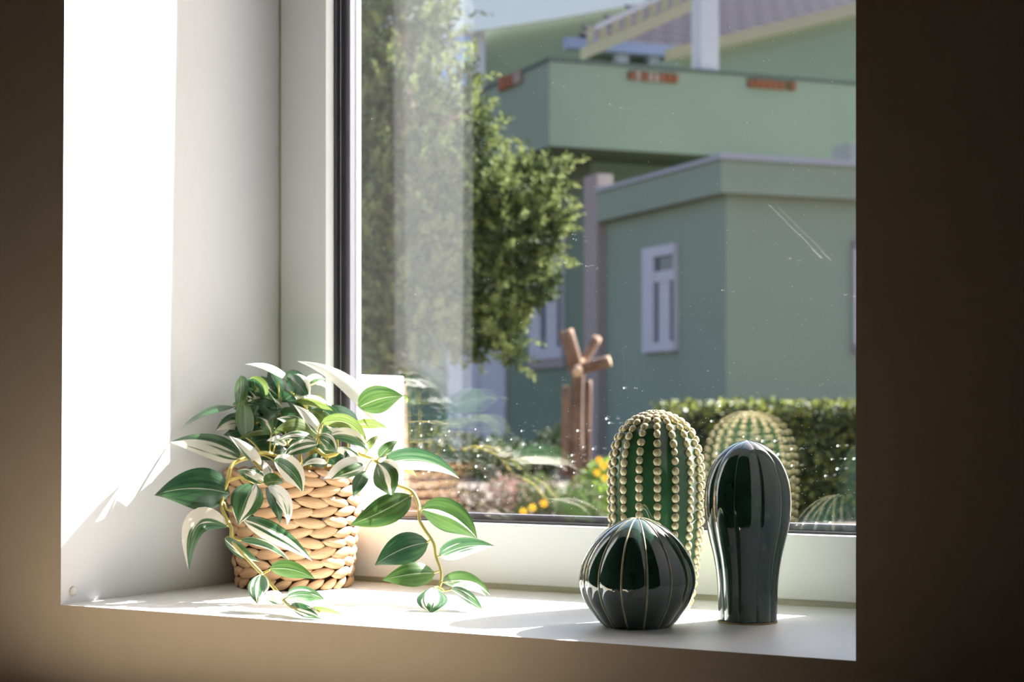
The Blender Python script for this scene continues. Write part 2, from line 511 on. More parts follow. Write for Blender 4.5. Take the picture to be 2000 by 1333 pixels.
# round cactus in front
loc = Vector((-0.8935, 1.845, 0)); sc = 2.045 / FPX
prf = profile([(1229, 62), (1225, 70), (1216, 79), (1205, 87), (1182, 103), (1154, 113), (1131, 115), (1104, 109), (1076, 94), (1053, 75), (1036, 54), (1025, 34), (1019, 17), (1017.5, 2)], sc, 1229)
rp = resample(prf, 44)
nr, ph = 14, math.radians(9.6)
tf = facing(loc)
rc = thing('round_ceramic_cactus', 'squat round dark green ceramic cactus with pale vertical rib lines', 'ornament', loc)
obj('body', MB().lathe(rp, loc, nr * 14, lobed(nr, .040, ph), 0, tf), M['green_glaze'], rc)
for k in range(nr):
    a = tf + ph + 2 * math.pi * k / nr
    obj('rib', MB().tube([loc + Vector((r * 0.962 * math.cos(a), r * .962 * math.sin(a), z)) for r, z in rp if r > .004], [.0005 + .0008 * min(1, r / .05) for r, z in rp if r > .004], 6), M['rib_clay'], rc)
obj('foot_ring', MB().lathe([(.033, 0.0), (.0352, .0012)], loc, 48), M['bare_clay'], rc)

# tall smooth cactus
loc = Vector((-0.8018, 1.947, 0)); sc = 2.088 / FPX
prf = profile([(1220, 58.5), (1213, 58.5), (1190, 59), (1170, 59.5), (1131, 62), (1092, 68), (1053, 77.5), (1022, 84), (983, 86.5), (944, 82), (909, 68), (889, 52), (876, 34), (868, 14), (866, 2)], sc, 1220)
rp = resample(prf, 60)
nr, ph = 10, math.radians(18)
tf = facing(loc)
tc_ = thing('tall_ceramic_cactus', 'tall smooth glossy dark green ceramic cactus with wide fluted sides', 'ornament', loc)
obj('body', MB().lathe(rp, loc, nr * 24, lobed(nr, .055, ph), 0, tf), M['green_glaze'], tc_)
for k in range(nr):
    a = tf + ph + 2 * math.pi * k / nr
    obj('rib', MB().tube([loc + Vector((r * 0.9465 * math.cos(a), r * .9465 * math.sin(a), z)) for r, z in rp], .0005, 6), mat('thin_green_glaze', lin(64, 84, 68), .08, coat=.6) if k == 0 else bpy.data.materials['thin_green_glaze'], tc_)
obj('foot_ring', MB().lathe([(.0346, 0.0), (.0354, .0018)], loc, 64, lobed(nr, .055, ph), 0, tf), M['bare_clay'], tc_)

# studded cactus behind
loc = Vector((-0.9566, 2.0277, 0)); sc = 2.235 / FPX
prf = profile([(1188, 63), (1180, 66), (1164, 70), (1131, 76), (1092, 81), (1053, 85), (1014, 88), (975, 89.5), (936, 89.5), (897, 87), (858, 77), (838, 65), (822, 48), (812, 28), (806, 8), (805, 1.5)], sc, 1188)
rp = resample(prf, 48)
nr, ph = 16, math.radians(1.6)
tf = facing(loc)
st = thing('studded_ceramic_cactus', 'tall green ceramic cactus studded with rows of cream glazed dots', 'ornament', loc)
obj('body', MB().lathe(rp, loc, nr * 10, ridged(nr, .03, ph, lambda j: 1.0), 0, tf), M['mid_glaze'], st)
fine = resample(prf, 400)
arc = [0]
for a, b in zip(fine, fine[1:]): arc.append(arc[-1] + math.hypot(b[0] - a[0], b[1] - a[1]))
stud_me = MB().ball((0, 0, 0), .0050, .0036, .0055, 10, 6).mesh('stud', M['spine'])
back = MB()
for k in range(nr):
    a = tf + ph + 2 * math.pi * k / nr
    da = (math.degrees(a - tf) + 180) % 360 - 180
    s = .006 + random.uniform(-.002, .002)
    while s < arc[-1] - .004:
        i = min(range(0, 401, 1), key=lambda q: abs(arc[q] - s))
        r, z = fine[i]
        r0, z0 = fine[max(0, i - 2)]; r1, z1 = fine[min(400, i + 2)]
        tz = Vector(((r1 - r0) * math.cos(a), (r1 - r0) * math.sin(a), z1 - z0)).normalized()
        tx = Vector((-math.sin(a), math.cos(a), 0))
        nrm = tx.cross(tz)
        Rm = Matrix((tx, nrm, tz)).transposed()
        p = loc + Vector((r * math.cos(a), r * math.sin(a), z)) + nrm * .0008
        q = min(1.0, .35 + r / .03)
        jit = random.uniform(.9, 1.1)
        if abs(da) < 100:
            shared('stud', stud_me, p, Rm.to_quaternion(), st, (q * jit, 1, q * random.uniform(.88, 1.08)))
        else:
            back.ball(p, .0050 * q, .0036, .0055 * q, 8, 5, Rm)
        s += random.uniform(.0104, .0118) * (0.78 if z > .225 else 1)
obj('far_side_studs', back, M['spine'], st)['kind'] = 'stuff'

# ------------------------------------------------------------------ woven basket
M['straw'] = mat('water_hyacinth', lin(212, 172, 130), 0.6, noise=0.3, nscale=90, bump=0.9, bscale=420, col2=lin(184, 138, 96))
nt = M['straw'].node_tree
for n in nt.nodes:                                   # stretch the grain along each strand
    if n.type == 'TEX_NOISE':
        mp = nt.nodes.new('ShaderNodeMapping'); mp.inputs['Scale'].default_value = (0.12, 1.4, 1.4)
        src = n.inputs['Vector'].links[0].from_socket
        nt.links.new(src, mp.inputs['Vector']); nt.links.new(mp.outputs[0], n.inputs['Vector'])
M['core'] = mat('basket_gap_shade', lin(70, 46, 28), 0.9)  # dark inner surface stands for the shade in gaps between strands
tB = 2.525
lb = (575 - 1000) / FPX * tB
BC = Vector((-SN * tB + CS * lb, CS * tB + SN * lb, 0))
RB0, RB1, HB = 0.078, 0.0935, 0.166
bk = thing('woven_basket', 'natural woven basket holding the trailing plant in the sill corner', 'basket', BC)
obj('core', MB().lathe([(RB0 - .008, .002), (RB0 - .006, .01), (RB1 - .007, HB - .006), (RB1 - .011, HB - .006), (RB0 - .012, .012), (.002, .012)], BC, 40), M['core'], bk)
sm = MB()
nl, ns = 9, 14
vs, fs = [], []
for i in range(nl):
    q = -1 + 2 * i / (nl - 1)
    wd = (max(0.0, 1 - abs(q) ** 1.9)) ** .62 * .95 + .06
    for k in range(ns):
        a = 2 * math.pi * k / ns
        g = 1 + .11 * math.cos(5 * a + .6)
        vs.append((q * .0236, -.0038 * g * wd * math.cos(a) - .0030 * (1 - q * q), .0071 * g * wd * math.sin(a)))
for i in range(nl - 1):
    for k in range(ns):
        fs.append((i * ns + k, i * ns + (k + 1) % ns, (i + 1) * ns + (k + 1) % ns, (i + 1) * ns + k))
fs.append(tuple(range(ns))[::-1]); fs.append(tuple((nl - 1) * ns + k for k in range(ns)))
sm.add(vs, fs, smooth=True)
strand_me = sm.mesh('woven_strand', M['straw'])
rows = 10
npr = 14
def strand(th, r, z, tilt, scl):
    q = Quaternion((0, 0, 1), th + math.pi / 2) @ Quaternion((0, 1, 0), tilt)
    shared('woven_strand', strand_me, BC + Vector((r * math.cos(th), r * math.sin(th), z)), q, bk, scl)
for j in range(rows):
    f = (j + .5) / rows
    z = .016 + (HB - .026) * f
    r = RB0 + (RB1 - RB0) * (z / HB)
    for k in range(npr):
        th = 2 * math.pi * (k + (.5 if j % 2 else 0)) / npr + random.uniform(-.03, .03)
        strand(th, r - .002 + random.uniform(-.0008, .0008), z + random.uniform(-.0008, .0008), math.radians(9 if j % 2 else -9) + random.uniform(-.06, .06), (r / .0875 * random.uniform(.96, 1.06), 1, random.uniform(.92, 1.1)))
for k in range(22):
    strand(2 * math.pi * k / 22, RB0 - .001, .0080, math.radians(-24) + random.uniform(-.08, .08), (.66, .9, .82))
for k in range(26):
    strand(2 * math.pi * k / 26, RB1 - .001, HB - .006, math.radians(16) + random.uniform(-.08, .08), (.62, .75, .6))
M['soil'] = mat('dark_foam_soil', lin(28, 26, 20), 0.95, bump=.6, bscale=90)

# ------------------------------------------------------------------ trailing plant
CR = lin(246, 240, 222)
LM = {
    'd': leaf_mat('leaf_dark', .74, lin(36, 68, 46), lin(60, 100, 62), CR, .16),
    'm': leaf_mat('leaf_mid', .72, lin(50, 82, 40), lin(84, 114, 56), CR, .26),
    'l': leaf_mat('leaf_light', .66, lin(92, 114, 52), lin(128, 146, 80), CR, .32),
    's': leaf_mat('leaf_striped', .53, lin(46, 84, 54), lin(90, 128, 80), CR, .24),
    'a': leaf_mat('leaf_half_cream', .50, lin(48, 86, 58), lin(98, 134, 92), CR, .24, side=.55),
    'b': leaf_mat('leaf_half_cream_other', .50, lin(48, 86, 58), lin(98, 134, 92), CR, .24, side=-.55),
    'c': leaf_mat('leaf_centre_cream', .56, lin(48, 80, 40), lin(84, 114, 58), CR, .26, centre=1.3),
    'e': leaf_mat('leaf_cream_edges', .60, lin(46, 84, 52), lin(94, 132, 80), CR, .24, centre=-1.2),
    'w': leaf_mat('leaf_white', .36, lin(92, 126, 84), lin(126, 152, 106), lin(246, 243, 234), .26),
}
M['vine'] = mat('yellow_green_vine', lin(214, 196, 104), 0.5, noise=.15, nscale=60)
plant = thing('trailing_plant', 'variegated trailing houseplant with cream and green leaves in the woven basket', 'plant', BC + Vector((0, 0, .013)))
obj('soil_plug', MB().lathe([(.066, .013), (.080, .120), (.070, .127), (.004, .130)], BC, 32), M['soil'], plant)

def vine(pts, r=.0029):
    sp = spline([P(*p) for p in pts], 7)
    n = len(sp)
    obj('vine', MB().tube(sp, [r * (1 - .35 * i / n) for i in range(n)], 7), M['vine'], plant)
    return sp
CROWN = [P(x, 905, t) for x, t in ((560, 2.53), (585, 2.50), (610, 2.53), (640, 2.51), (600, 2.56), (575, 2.57))]
VINES = []
VINES += vine([(570, 905, 2.50), (520, 885, 2.46), (489, 893, 2.42), (455, 908, 2.40), (444, 941, 2.385), (433, 978, 2.38), (435, 999, 2.37), (451, 1032, 2.35), (454, 1058, 2.33), (491, 1100, 2.27), (512, 1122, 2.24), (540, 1155, 2.205), (559, 1179, 2.17), (572, 1187, 2.14), (605, 1191, 2.12), (626, 1196, 2.115)])
VINES += vine([(437, 983, 2.38), (443, 995, 2.37), (456, 999, 2.36)], .002)
VINES += vine([(451, 1035, 2.35), (458, 1052, 2.345), (470, 1056, 2.34)], .0018)
VINES += vine([(512, 1122, 2.24), (527, 1114, 2.24)], .0018)
VINES += vine([(600, 905, 2.50), (615, 878, 2.47), (634, 891, 2.455), (652, 889, 2.45), (675, 880, 2.44), (708, 890, 2.43), (736, 903, 2.42), (760, 935, 2.41), (775, 948, 2.40), (796, 956, 2.395), (808, 965, 2.39), (818, 988, 2.38), (819, 1015, 2.36), (829, 1035, 2.35), (847, 1062, 2.33), (852, 1089, 2.31), (861, 1116, 2.285), (861, 1138, 2.27), (855, 1152, 2.255)])
VINES += vine([(859, 1150, 2.255), (866, 1155, 2.25), (880, 1153, 2.24)], .0015)
# upright stems in the pot
for (x0, x1, y1, t0, t1) in [(575, 545, 800, 2.52, 2.52), (590, 575, 790, 2.54, 2.55), (605, 600, 800, 2.52, 2.52), (620, 630, 820, 2.5, 2.48), (560, 500, 830, 2.53, 2.5), (635, 680, 830, 2.54, 2.55), (585, 590, 850, 2.49, 2.47), (600, 622, 850, 2.48, 2.44), (545, 470, 800, 2.55, 2.56), (650, 640, 790, 2.56, 2.58)]:
    sp = spline([P(x0, 915, t0), P(x0 * .6 + x1 * .4, 870, t0 * .6 + t1 * .4), P(x1, y1, t1)], 5)
    obj('stem', MB().tube(sp, [.002 * (1 - .4 * i / len(sp)) for i in range(len(sp))], 6), M['vine'], plant)
    VINES += sp[3:]

def leaf(kind, b, t, w, tb, tt, bow=0.0, roll=0.0, fold=.16, mid=None, curl=.012, peak=.40, stalk=True, full=0, face=None, pts3=None):
    """blade from pixel b (depth tb) to pixel t (depth tt); w = apparent full width in px; roll turns the blade about its midrib"""
    B, T = pts3 if pts3 else (P(b[0], b[1], tb), P(t[0], t[1], tt))
    tm = (tb + tt) / 2 - curl
    if pts3: Cn = (B + T) / 2 + face * bow
    elif mid: Cn = P(mid[0], mid[1], tm)
    else:
        mx_, my_ = (b[0] + t[0]) / 2, (b[1] + t[1]) / 2
        dx, dy = t[0] - b[0], t[1] - b[1]; ln = math.hypot(dx, dy)
        nx, ny = dy / ln, -dx / ln
        if ny > 0: nx, ny = -nx, -ny            # bow is upward in the picture
        Cn = P(mx_ + nx * bow, my_ + ny * bow, tm)
    C2 = 2 * Cn - (B + T) / 2                    # quadratic control so that the curve passes through Cn
    NV, NU = 14, 6
    W = (full or w / max(.25, math.cos(roll))) * (tb + tt) / 2 / FPX / 2
    pk = peak - .04; kt = 1.08; k0 = pk / (1 - pk) * kt
    norm = (pk ** k0) * ((1 - pk) ** kt)
    cam_p = Vector((0, 0, EYE))
    vs, fs, uvs = [], [], []
    wav = random.uniform(0, 6)
    for i in range(NV + 1):
        v = i / NV
        p = B * (1 - v) ** 2 + C2 * 2 * v * (1 - v) + T * v * v
        tg = ((C2 - B) * (1 - v) + (T - C2) * v).normalized()
        view = face if face else (cam_p - p).normalized()
        s0 = view.cross(tg)
        s0 = s0.normalized() if s0.length > .15 else Vector((1, 0, 0))
        nrm = tg.cross(s0).normalized()
        if nrm.dot(view) < 0: nrm = -nrm
        side = s0 * math.cos(roll) + nrm * math.sin(roll)
        n2 = nrm * math.cos(roll) - s0 * math.sin(roll)
        ww = W * (max(1e-4, v) ** k0) * (max(1e-4, 1 - v) ** kt) / norm
        ww = W * (.03 if i in (0, NV) else max(.05, min(1, ww / W)))
        if i == NV: ww = W * .012
        for j in range(NU + 1):
            u = -1 + 2 * j / NU
            q = p + side * (u * ww) - n2 * (abs(u) ** 1.4 * ww * fold) + n2 * (math.sin(v * 7 + wav + u * 1.5) * ww * .05)
            vs.append(q)
    for i in range(NV):
        for j in range(NU):
            a = i * (NU + 1) + j
            fs.append((a, a + 1, a + NU + 2, a + NU + 1))
            uvs.append([(j / NU, i / NV), ((j + 1) / NU, i / NV), ((j + 1) / NU, (i + 1) / NV), (j / NU, (i + 1) / NV)])
    mb = MB().add(vs, fs, 0, uvs, True)
    if stalk:
        best = min(VINES, key=lambda q: (q - B).length)
        if (best - B).length < .05 and (best - B).length > .002:
            mid_ = (best + B) / 2 + Vector((0, 0, (best - B).length * .12))
            mb.tube(spline([best, mid_, B + (C2 - B) * .06], 4), .0011, 6, 1)
    return obj('leaf', mb, [LM[kind], M['vine']], plant)

# crown of the plant
leaf('w', (568, 744), (478, 712), 15, 2.53, 2.50, 10, .9)
leaf('d', (552, 778), (524, 720), 34, 2.55, 2.57, 0, .3)
leaf('d', (556, 732), (602, 780), 40, 2.53, 2.49, 6, .2)
leaf('w', (566, 736), (604, 778), 12, 2.525, 2.485, 16, .8)
leaf('m', (470, 734), (461, 805), 28, 2.455, 2.45, -4, .5)
leaf('l', (484, 748), (519, 780), 32, 2.46, 2.47, 10, .3)
leaf('s', (550, 780), (495, 739), 18, 2.55, 2.56, 4, .6)
leaf('m', (538, 770), (510, 735), 24, 2.57, 2.59, 4, .4)
leaf('b', (552, 798), (467, 802), 22, 2.49, 2.46, 18, .5)
leaf('d', (552, 802), (478, 820), 26, 2.51, 2.49, 8, -.4)
leaf('d', (459, 795), (352, 843), 7, 2.44, 2.425, 20, 1.42, full=78, peak=.5)
leaf('a', (472, 895), (331, 864), 50, 2.47, 2.455, 12, .5)
leaf('a', (490, 826), (421, 842), 34, 2.54, 2.50, 10, .3)
leaf('d', (492, 830), (436, 850), 30, 2.53, 2.51, -2, .3)
leaf('w', (735, 824), (581, 706), 34, 2.50, 2.55, 26, .55)  # sky sheen on this leaf is put into its white colour
leaf('d', (702, 826), (594, 806), 46, 2.54, 2.52, 4, .2)
leaf('d', (640, 835), (560, 815), 40, 2.56, 2.55, 4, .2)
leaf('d', (600, 850), (520, 850), 44, 2.55, 2.54, 6, .3)
leaf('d', (560, 860), (480, 870), 40, 2.53, 2.50, 6, .3)
leaf('l', (578, 786), (654, 806), 15, 2.49, 2.47, 6, .7)
leaf('w', (578, 783), (648, 794), 12, 2.50, 2.48, 9, .7)
leaf('l', (598, 792), (640, 786), 18, 2.53, 2.52, 8, .5)
leaf('s', (598, 756), (636, 742), 24, 2.52, 2.50, 8, .4)
leaf('w', (598, 748), (642, 764), 14, 2.53, 2.51, 10, .5)
leaf('m', (700, 797), (788, 774), 56, 2.50, 2.46, 6, .15, peak=.42)
leaf('l', (787, 772), (795, 788), 7, 2.46, 2.46, 3, .3, stalk=False)
leaf('l', (693, 832), (758, 838), 20, 2.51, 2.49, 6, .4)
leaf('l', (627, 828), (717, 878), 30, 2.45, 2.41, 26, .45)
leaf('a', (646, 852), (722, 884), 30, 2.43, 2.41, 14, .3)
leaf('m', (741, 895), (778, 861), 24, 2.42, 2.42, 3, .3)
leaf('w', (741, 897), (777, 868), 18, 2.425, 2.425, -12, .5)
leaf('b', (750, 908), (897, 935), 44, 2.415, 2.37, 22, .35, peak=.36)
leaf('l', (778, 912), (815, 932), 12, 2.43, 2.42, 3, .5)
leaf('c', (736, 905), (765, 972), 52, 2.405, 2.385, 4, .15, peak=.45)
leaf('w', (742, 908), (768, 948), 34, 2.41, 2.39, 12, .3)
leaf('w', (716, 903), (632, 936), 40, 2.405, 2.385, 4, .25)
leaf('m', (712, 906), (646, 937), 13, 2.40, 2.382, 4, .2, stalk=False)
leaf('d', (714, 920), (690, 972), 28, 2.42, 2.40, 2, .3)
leaf('d', (690, 888), (652, 922), 32, 2.44, 2.43, 4, .2)
leaf('s', (622, 856), (657, 887), 32, 2.43, 2.41, 6, .25)
leaf('w', (655, 880), (714, 918), 18, 2.425, 2.40, 10, .6)
leaf('w', (626, 850), (572, 790), 22, 2.45, 2.46, 6, .4)
leaf('l', (622, 862), (528, 852), 30, 2.46, 2.43, 26, .5)
leaf('s', (622, 868), (537, 864), 18, 2.44, 2.42, 16, .5)
leaf('s', (621, 868), (551, 900), 30, 2.43, 2.41, 12, .3)
leaf('l', (542, 844), (460, 862), 13, 2.48, 2.45, 8, .6)
leaf('w', (510, 908), (447, 852), 24, 2.42, 2.42, 4, .35)
leaf('d', (560, 880), (500, 900), 34, 2.50, 2.48, 6, .3)
leaf('d', (640, 905), (590, 905), 26, 2.47, 2.45, 6, .4)
leaf('w', (640, 905), (590, 912), 12, 2.45, 2.43, 8, .5)
leaf('d', (610, 880), (660, 912), 34, 2.50, 2.47, 6, .3)
SUNV = -SUN_TRAVEL
made = 0
while made < 26:                                 # inner leaves added facing the sun, to fill the plant's shadow on the reveal
    ys = random.uniform(1.70, 1.89); zs = random.uniform(.015, .055 + .55 * (ys - 1.69)); d = random.uniform(.10, .36)
    c = Vector((X0 + .37 * d, ys + d, zs + .88 * d))
    fwd = -SN * c.x + CS * c.y; px = 1000 + FPX * (CS * c.x + SN * c.y) / fwd; py = HOR - FPX * (c.z - EYE) / fwd
    if not (462 < px < 640 and 765 < py < 905 and c.y < 2.10): continue
    nf = (SUNV + Vector((random.gauss(0, .3), random.gauss(0, .3), random.gauss(0, .3)))).normalized()
    ax = nf.orthogonal().normalized(); ax = Quaternion(nf, random.uniform(0, 6.283)) @ ax
    h = random.uniform(.022, .034)
    leaf(random.choice('ddmsds'), (px, py), (px + 1, py), 40, fwd, fwd, .006, 0.0, full=random.uniform(34, 46), face=nf, pts3=(c - ax * h, c + ax * h))
    made += 1
for _ in range(10):                              # inner leaves, half hidden
    x = random.uniform(455, 640); y = random.uniform(800, 890); a = random.uniform(0, 6.283); q = random.uniform(55, 85)
    leaf(random.choice('ddddsm'), (x, y), (x + q * math.cos(a), y + .5 * q * math.sin(a)), random.uniform(24, 38), random.uniform(2.46, 2.56), random.uniform(2.48, 2.58), random.uniform(4, 14), random.uniform(.2, .9))
for k, b, t, w, tb, tt, bw, ro in [('s', (600, 845), (540, 818), 26, 2.46, 2.45, 8, .3), ('l', (640, 830), (600, 800), 20, 2.47, 2.47, 6, .4),
        ('s', (660, 850), (700, 822), 24, 2.46, 2.46, 6, .3), ('w', (680, 862), (640, 838), 18, 2.44, 2.44, 6, .5), ('s', (530, 850), (500, 815), 22, 2.47, 2.46, 6, .4),
        ('m', (590, 815), (560, 785), 24, 2.49, 2.49, 6, .3), ('w', (560, 870), (520, 862), 16, 2.44, 2.43, 8, .5), ('s', (700, 880), (672, 905), 24, 2.425, 2.41, 6, .3), ('l', (715, 885), (742, 850), 16, 2.43, 2.43, 4, .4)]:
    leaf(k, b, t, w, tb, tt, bw, ro)
# hanging in front of the basket, left
leaf('d', (449, 965), (302, 968), 84, 2.385, 2.36, 12, .1, fold=.22, peak=.38)
leaf('b', (447, 1030), (369, 1117), 50, 2.36, 2.34, mid=(383, 1022), roll=.3, peak=.45)
leaf('s', (498, 944), (465, 1026), 62, 2.37, 2.35, 4, .2)
leaf('d', (519, 953), (547, 1024), 26, 2.385, 2.37, 6, .3)
leaf('w', (523, 951), (561, 1026), 30, 2.38, 2.36, 16, .3)
leaf('m', (516, 946), (554, 944), 34, 2.39, 2.38, 4, .2)
leaf('w', (527, 940), (515, 900), 20, 2.40, 2.405, 2, .4)
leaf('e', (534, 900), (591, 963), 46, 2.41, 2.375, 12, .3)
leaf('s', (519, 942), (462, 920), 30, 2.40, 2.39, 4, .3)
leaf('b', (474, 1016), (610, 1096), 38, 2.375, 2.34, 8, .3)
leaf('s', (468, 1056), (567, 1098), 16, 2.35, 2.32, 12, .6)
leaf('s', (438, 1052), (508, 1098), 24, 2.34, 2.31, -4, .4)
leaf('m', (527, 1112), (615, 1132), 34, 2.24, 2.20, 8, .2)
leaf('s', (510, 1122), (502, 1180), 40, 2.23, 2.17, 2, .2)
leaf('w', (556, 1176), (506, 1164), 26, 2.18, 2.19, 6, .4)
leaf('s', (560, 1168), (634, 1172), 32, 2.18, 2.14, 8, .3)
leaf('s', (566, 1185), (631, 1211), 28, 2.145, 2.115, 4, .3)
leaf('l', (600, 1190), (674, 1204), 10, 2.125, 2.12, 4, .6)
# right trailing shoot
leaf('m', (803, 968), (683, 1026), 58, 2.39, 2.375, -4, .2, peak=.42)
leaf('c', (822, 996), (932, 1053), 64, 2.375, 2.34, 14, .15, peak=.42)
leaf('d', (837, 1060), (732, 1105), 62, 2.335, 2.32, 8, .15, peak=.42)
leaf('b', (858, 1088), (967, 1068), 40, 2.31, 2.29, 10, .1, peak=.36)
leaf('m', (850, 1120), (747, 1134), 48, 2.285, 2.26, 4, .25, peak=.42)
leaf('c', (864, 1138), (958, 1164), 36, 2.265, 2.22, 14, .25)
leaf('s', (846, 1147), (841, 1199), 60, 2.235, 2.185, 0, .1, peak=.45)
leaf('s', (880, 1152), (944, 1194), 22, 2.24, 2.185, 6, .4)
leaf('w', (882, 1150), (948, 1164), 16, 2.245, 2.21, 10, .5)

# ------------------------------------------------------------------ outside: ground, house, garden
GZ = -0.42
M['ground'] = mat('garden_soil', lin(84, 74, 66), 0.95, noise=.5, nscale=1.2, bump=.6, bscale=8, col2=lin(84, 74, 58))
struct('floor_outside', MB().box((-45, YO + .01, GZ - .3), (45, 75, GZ)), M['ground'], label='brown garden soil outside the window')
struct('trim_2', MB().bbox((-1.66, 2.2035, GZ), (-1.5225, 2.322, 0.299), .002), M['outwhite'], label='sunlit white stub wall just outside the window, behind the plant')
struct('trim_3', MB().box((X0 - .1, 2.2035, -.045), (X1 + .1, 2.335, -.012)), M['outwhite'], label='outer window ledge')

PU = lin(88, 116, 84)
M['green'] = mat('green_house_render', lin(134, 143, 128), 0.9, spec=.1, noise=.06, nscale=.8)
M['green2'] = mat('green_render_shaded_and_rear', lin(118, 128, 112), 0.9, spec=.1, noise=.06, nscale=.8)  # house green darkened for the main wall's shade; the rear house shares it
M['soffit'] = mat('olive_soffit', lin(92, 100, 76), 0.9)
M['coping'] = mat('pale_coping', lin(150, 150, 158), 0.8)
M['lilac'] = mat('pale_lilac_joinery', lin(180, 173, 182), 0.7)
M['pink'] = mat('grey_pink_plaster', lin(150, 134, 130), 0.9)
M['pglass'] = mat('dark_window_glass', lin(62, 68, 84), 0.12)
M['bglass'] = mat('blue_window_glass', lin(120, 156, 220), 0.2)
M['brick'] = mat('orange_brick', lin(146, 92, 70), 0.9, spec=.1, noise=.25, nscale=3)
M['brickp'] = mat('pale_pink_brick', lin(156, 132, 124), 0.9, spec=.1)
M['brickd'] = mat('dark_brick_recess', lin(96, 80, 56), 0.9)
M['tile'] = mat('purple_grey_roof_tile', lin(27, 24, 38), 0.95, spec=.05, noise=.35, nscale=2.5)
M['cream'] = mat('cream_timber', lin(160, 152, 130), 0.8, spec=.1)
M['eave'] = mat('pale_eave_board', lin(214, 216, 222), 0.8)
M['gutter'] = mat('pale_blue_gutter', lin(124, 130, 160), 0.6)

lC = 418 / FPX * 20
OW = Vector((-SN * 20 + CS * lC, CS * 20 + SN * lC, 0))
UD = Vector((.6197, .785, 0)).normalized(); VD = Vector((-.785, .6197, 0)).normalized()
def hb(u, v, z): return OW + UD * u + VD * v + Vector((0, 0, z))
E0 = Vector((0, 0, EYE))
def on_u(x, y, u0):
    r = ray(x, y); k = (u0 - (E0 - OW).dot(UD)) / r.dot(UD); p = E0 + r * k - OW
    return p.dot(VD), p.z
def on_v(x, y, v0):
    r = ray(x, y); k = (v0 - (E0 - OW).dot(VD)) / r.dot(VD); p = E0 + r * k - OW
    return p.dot(UD), p.z

house = thing('green_house', 'green rendered house with flat roofed wing and overhanging terrace beyond the garden', 'house', hb(0, 0, GZ))
wb = MB()
wb.box((0, 0, GZ), (7, 3.25, 2.72), 0, hb); wb.box((.9, 3.25, GZ), (7, 5.6, 2.72), 0, hb)
obj('wing_wall', wb, M['green'], house)
obj('wing_parapet', MB().box((-.13, -.13, 2.68), (7, 3.15, 3.05), 0, hb), M['green'], house)
cp = MB(); cp.box((-.16, -.16, 3.05), (7, .06, 3.12), 0, hb); cp.box((-.16, .06, 3.05), (.06, 3.17, 3.10), 0, hb)
obj('coping', cp, M['coping'], house)
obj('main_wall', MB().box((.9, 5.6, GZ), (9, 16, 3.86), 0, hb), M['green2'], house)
obj('pilaster', MB().box((-.12, 3.16, GZ), (.10, 3.58, 3.30), 0, hb), M['pink'], house)
# terrace: slab and parapet walls
zb, ztp = 3.815, 4.945
BU, BV = -.248, 4.41
tb_ = MB()
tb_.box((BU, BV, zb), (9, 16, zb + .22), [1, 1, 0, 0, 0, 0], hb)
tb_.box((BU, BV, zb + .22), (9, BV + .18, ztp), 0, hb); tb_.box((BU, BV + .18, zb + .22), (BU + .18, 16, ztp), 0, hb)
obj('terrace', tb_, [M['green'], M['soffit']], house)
obj('terrace_shade_strip', MB().box((BU - .02, BV - .02, ztp), (9, BV + .22, ztp + .05), 0, hb).box((BU - .02, BV + .22, ztp), (BU + .22, 16, ztp + .05), 0, hb), mat('shade_grey_strip', lin(92, 98, 94), .9, spec=.1), house)  # shading along the parapet top, put into a darker grey strip
# brick vents in the terrace parapet
def vent(face, x0, y0, x1, y1, kinds):
    if face == 'v':
        a0, z1 = on_v(x0, y0, BV); a1, z0 = on_v(x1, y1, BV)
        fr = lambda a, d, z: hb(a, BV - d, z)
    else:
        a1, z0 = on_u(x0, y1, BU); a0, z1 = on_u(x1, y0, BU)
        fr = lambda a, d, z: hb(BU - d, a, z)
    if a1 < a0: a0, a1 = a1, a0
    if z1 - z0 < .1: z1 = z0 + .19
    o = obj('brick_vent', MB().box((a0, .004, z0), (a1, .012, z1), 0, fr), M['brickd'], house)
    n = len(kinds); s = (a1 - a0) / n
    for k, q in enumerate(kinds):
        if q == '.': continue
        h = (z1 - z0) * random.uniform(.75, .98)
        obj('brick', MB().bbox((a0 + s * k + .012, .006, z0), (a0 + s * (k + 1) - .012, .05, z0 + h), .006, 0, fr), M['brick'] if q == 'o' else M['brickp'], o)
vent('v', 1226, 138, 1323, 163, 'opoppooo')
vent('v', 1459, 153, 1553, 178, 'oooooo.o')
vent('u', 978, 160, 1022, 180, 'poo')
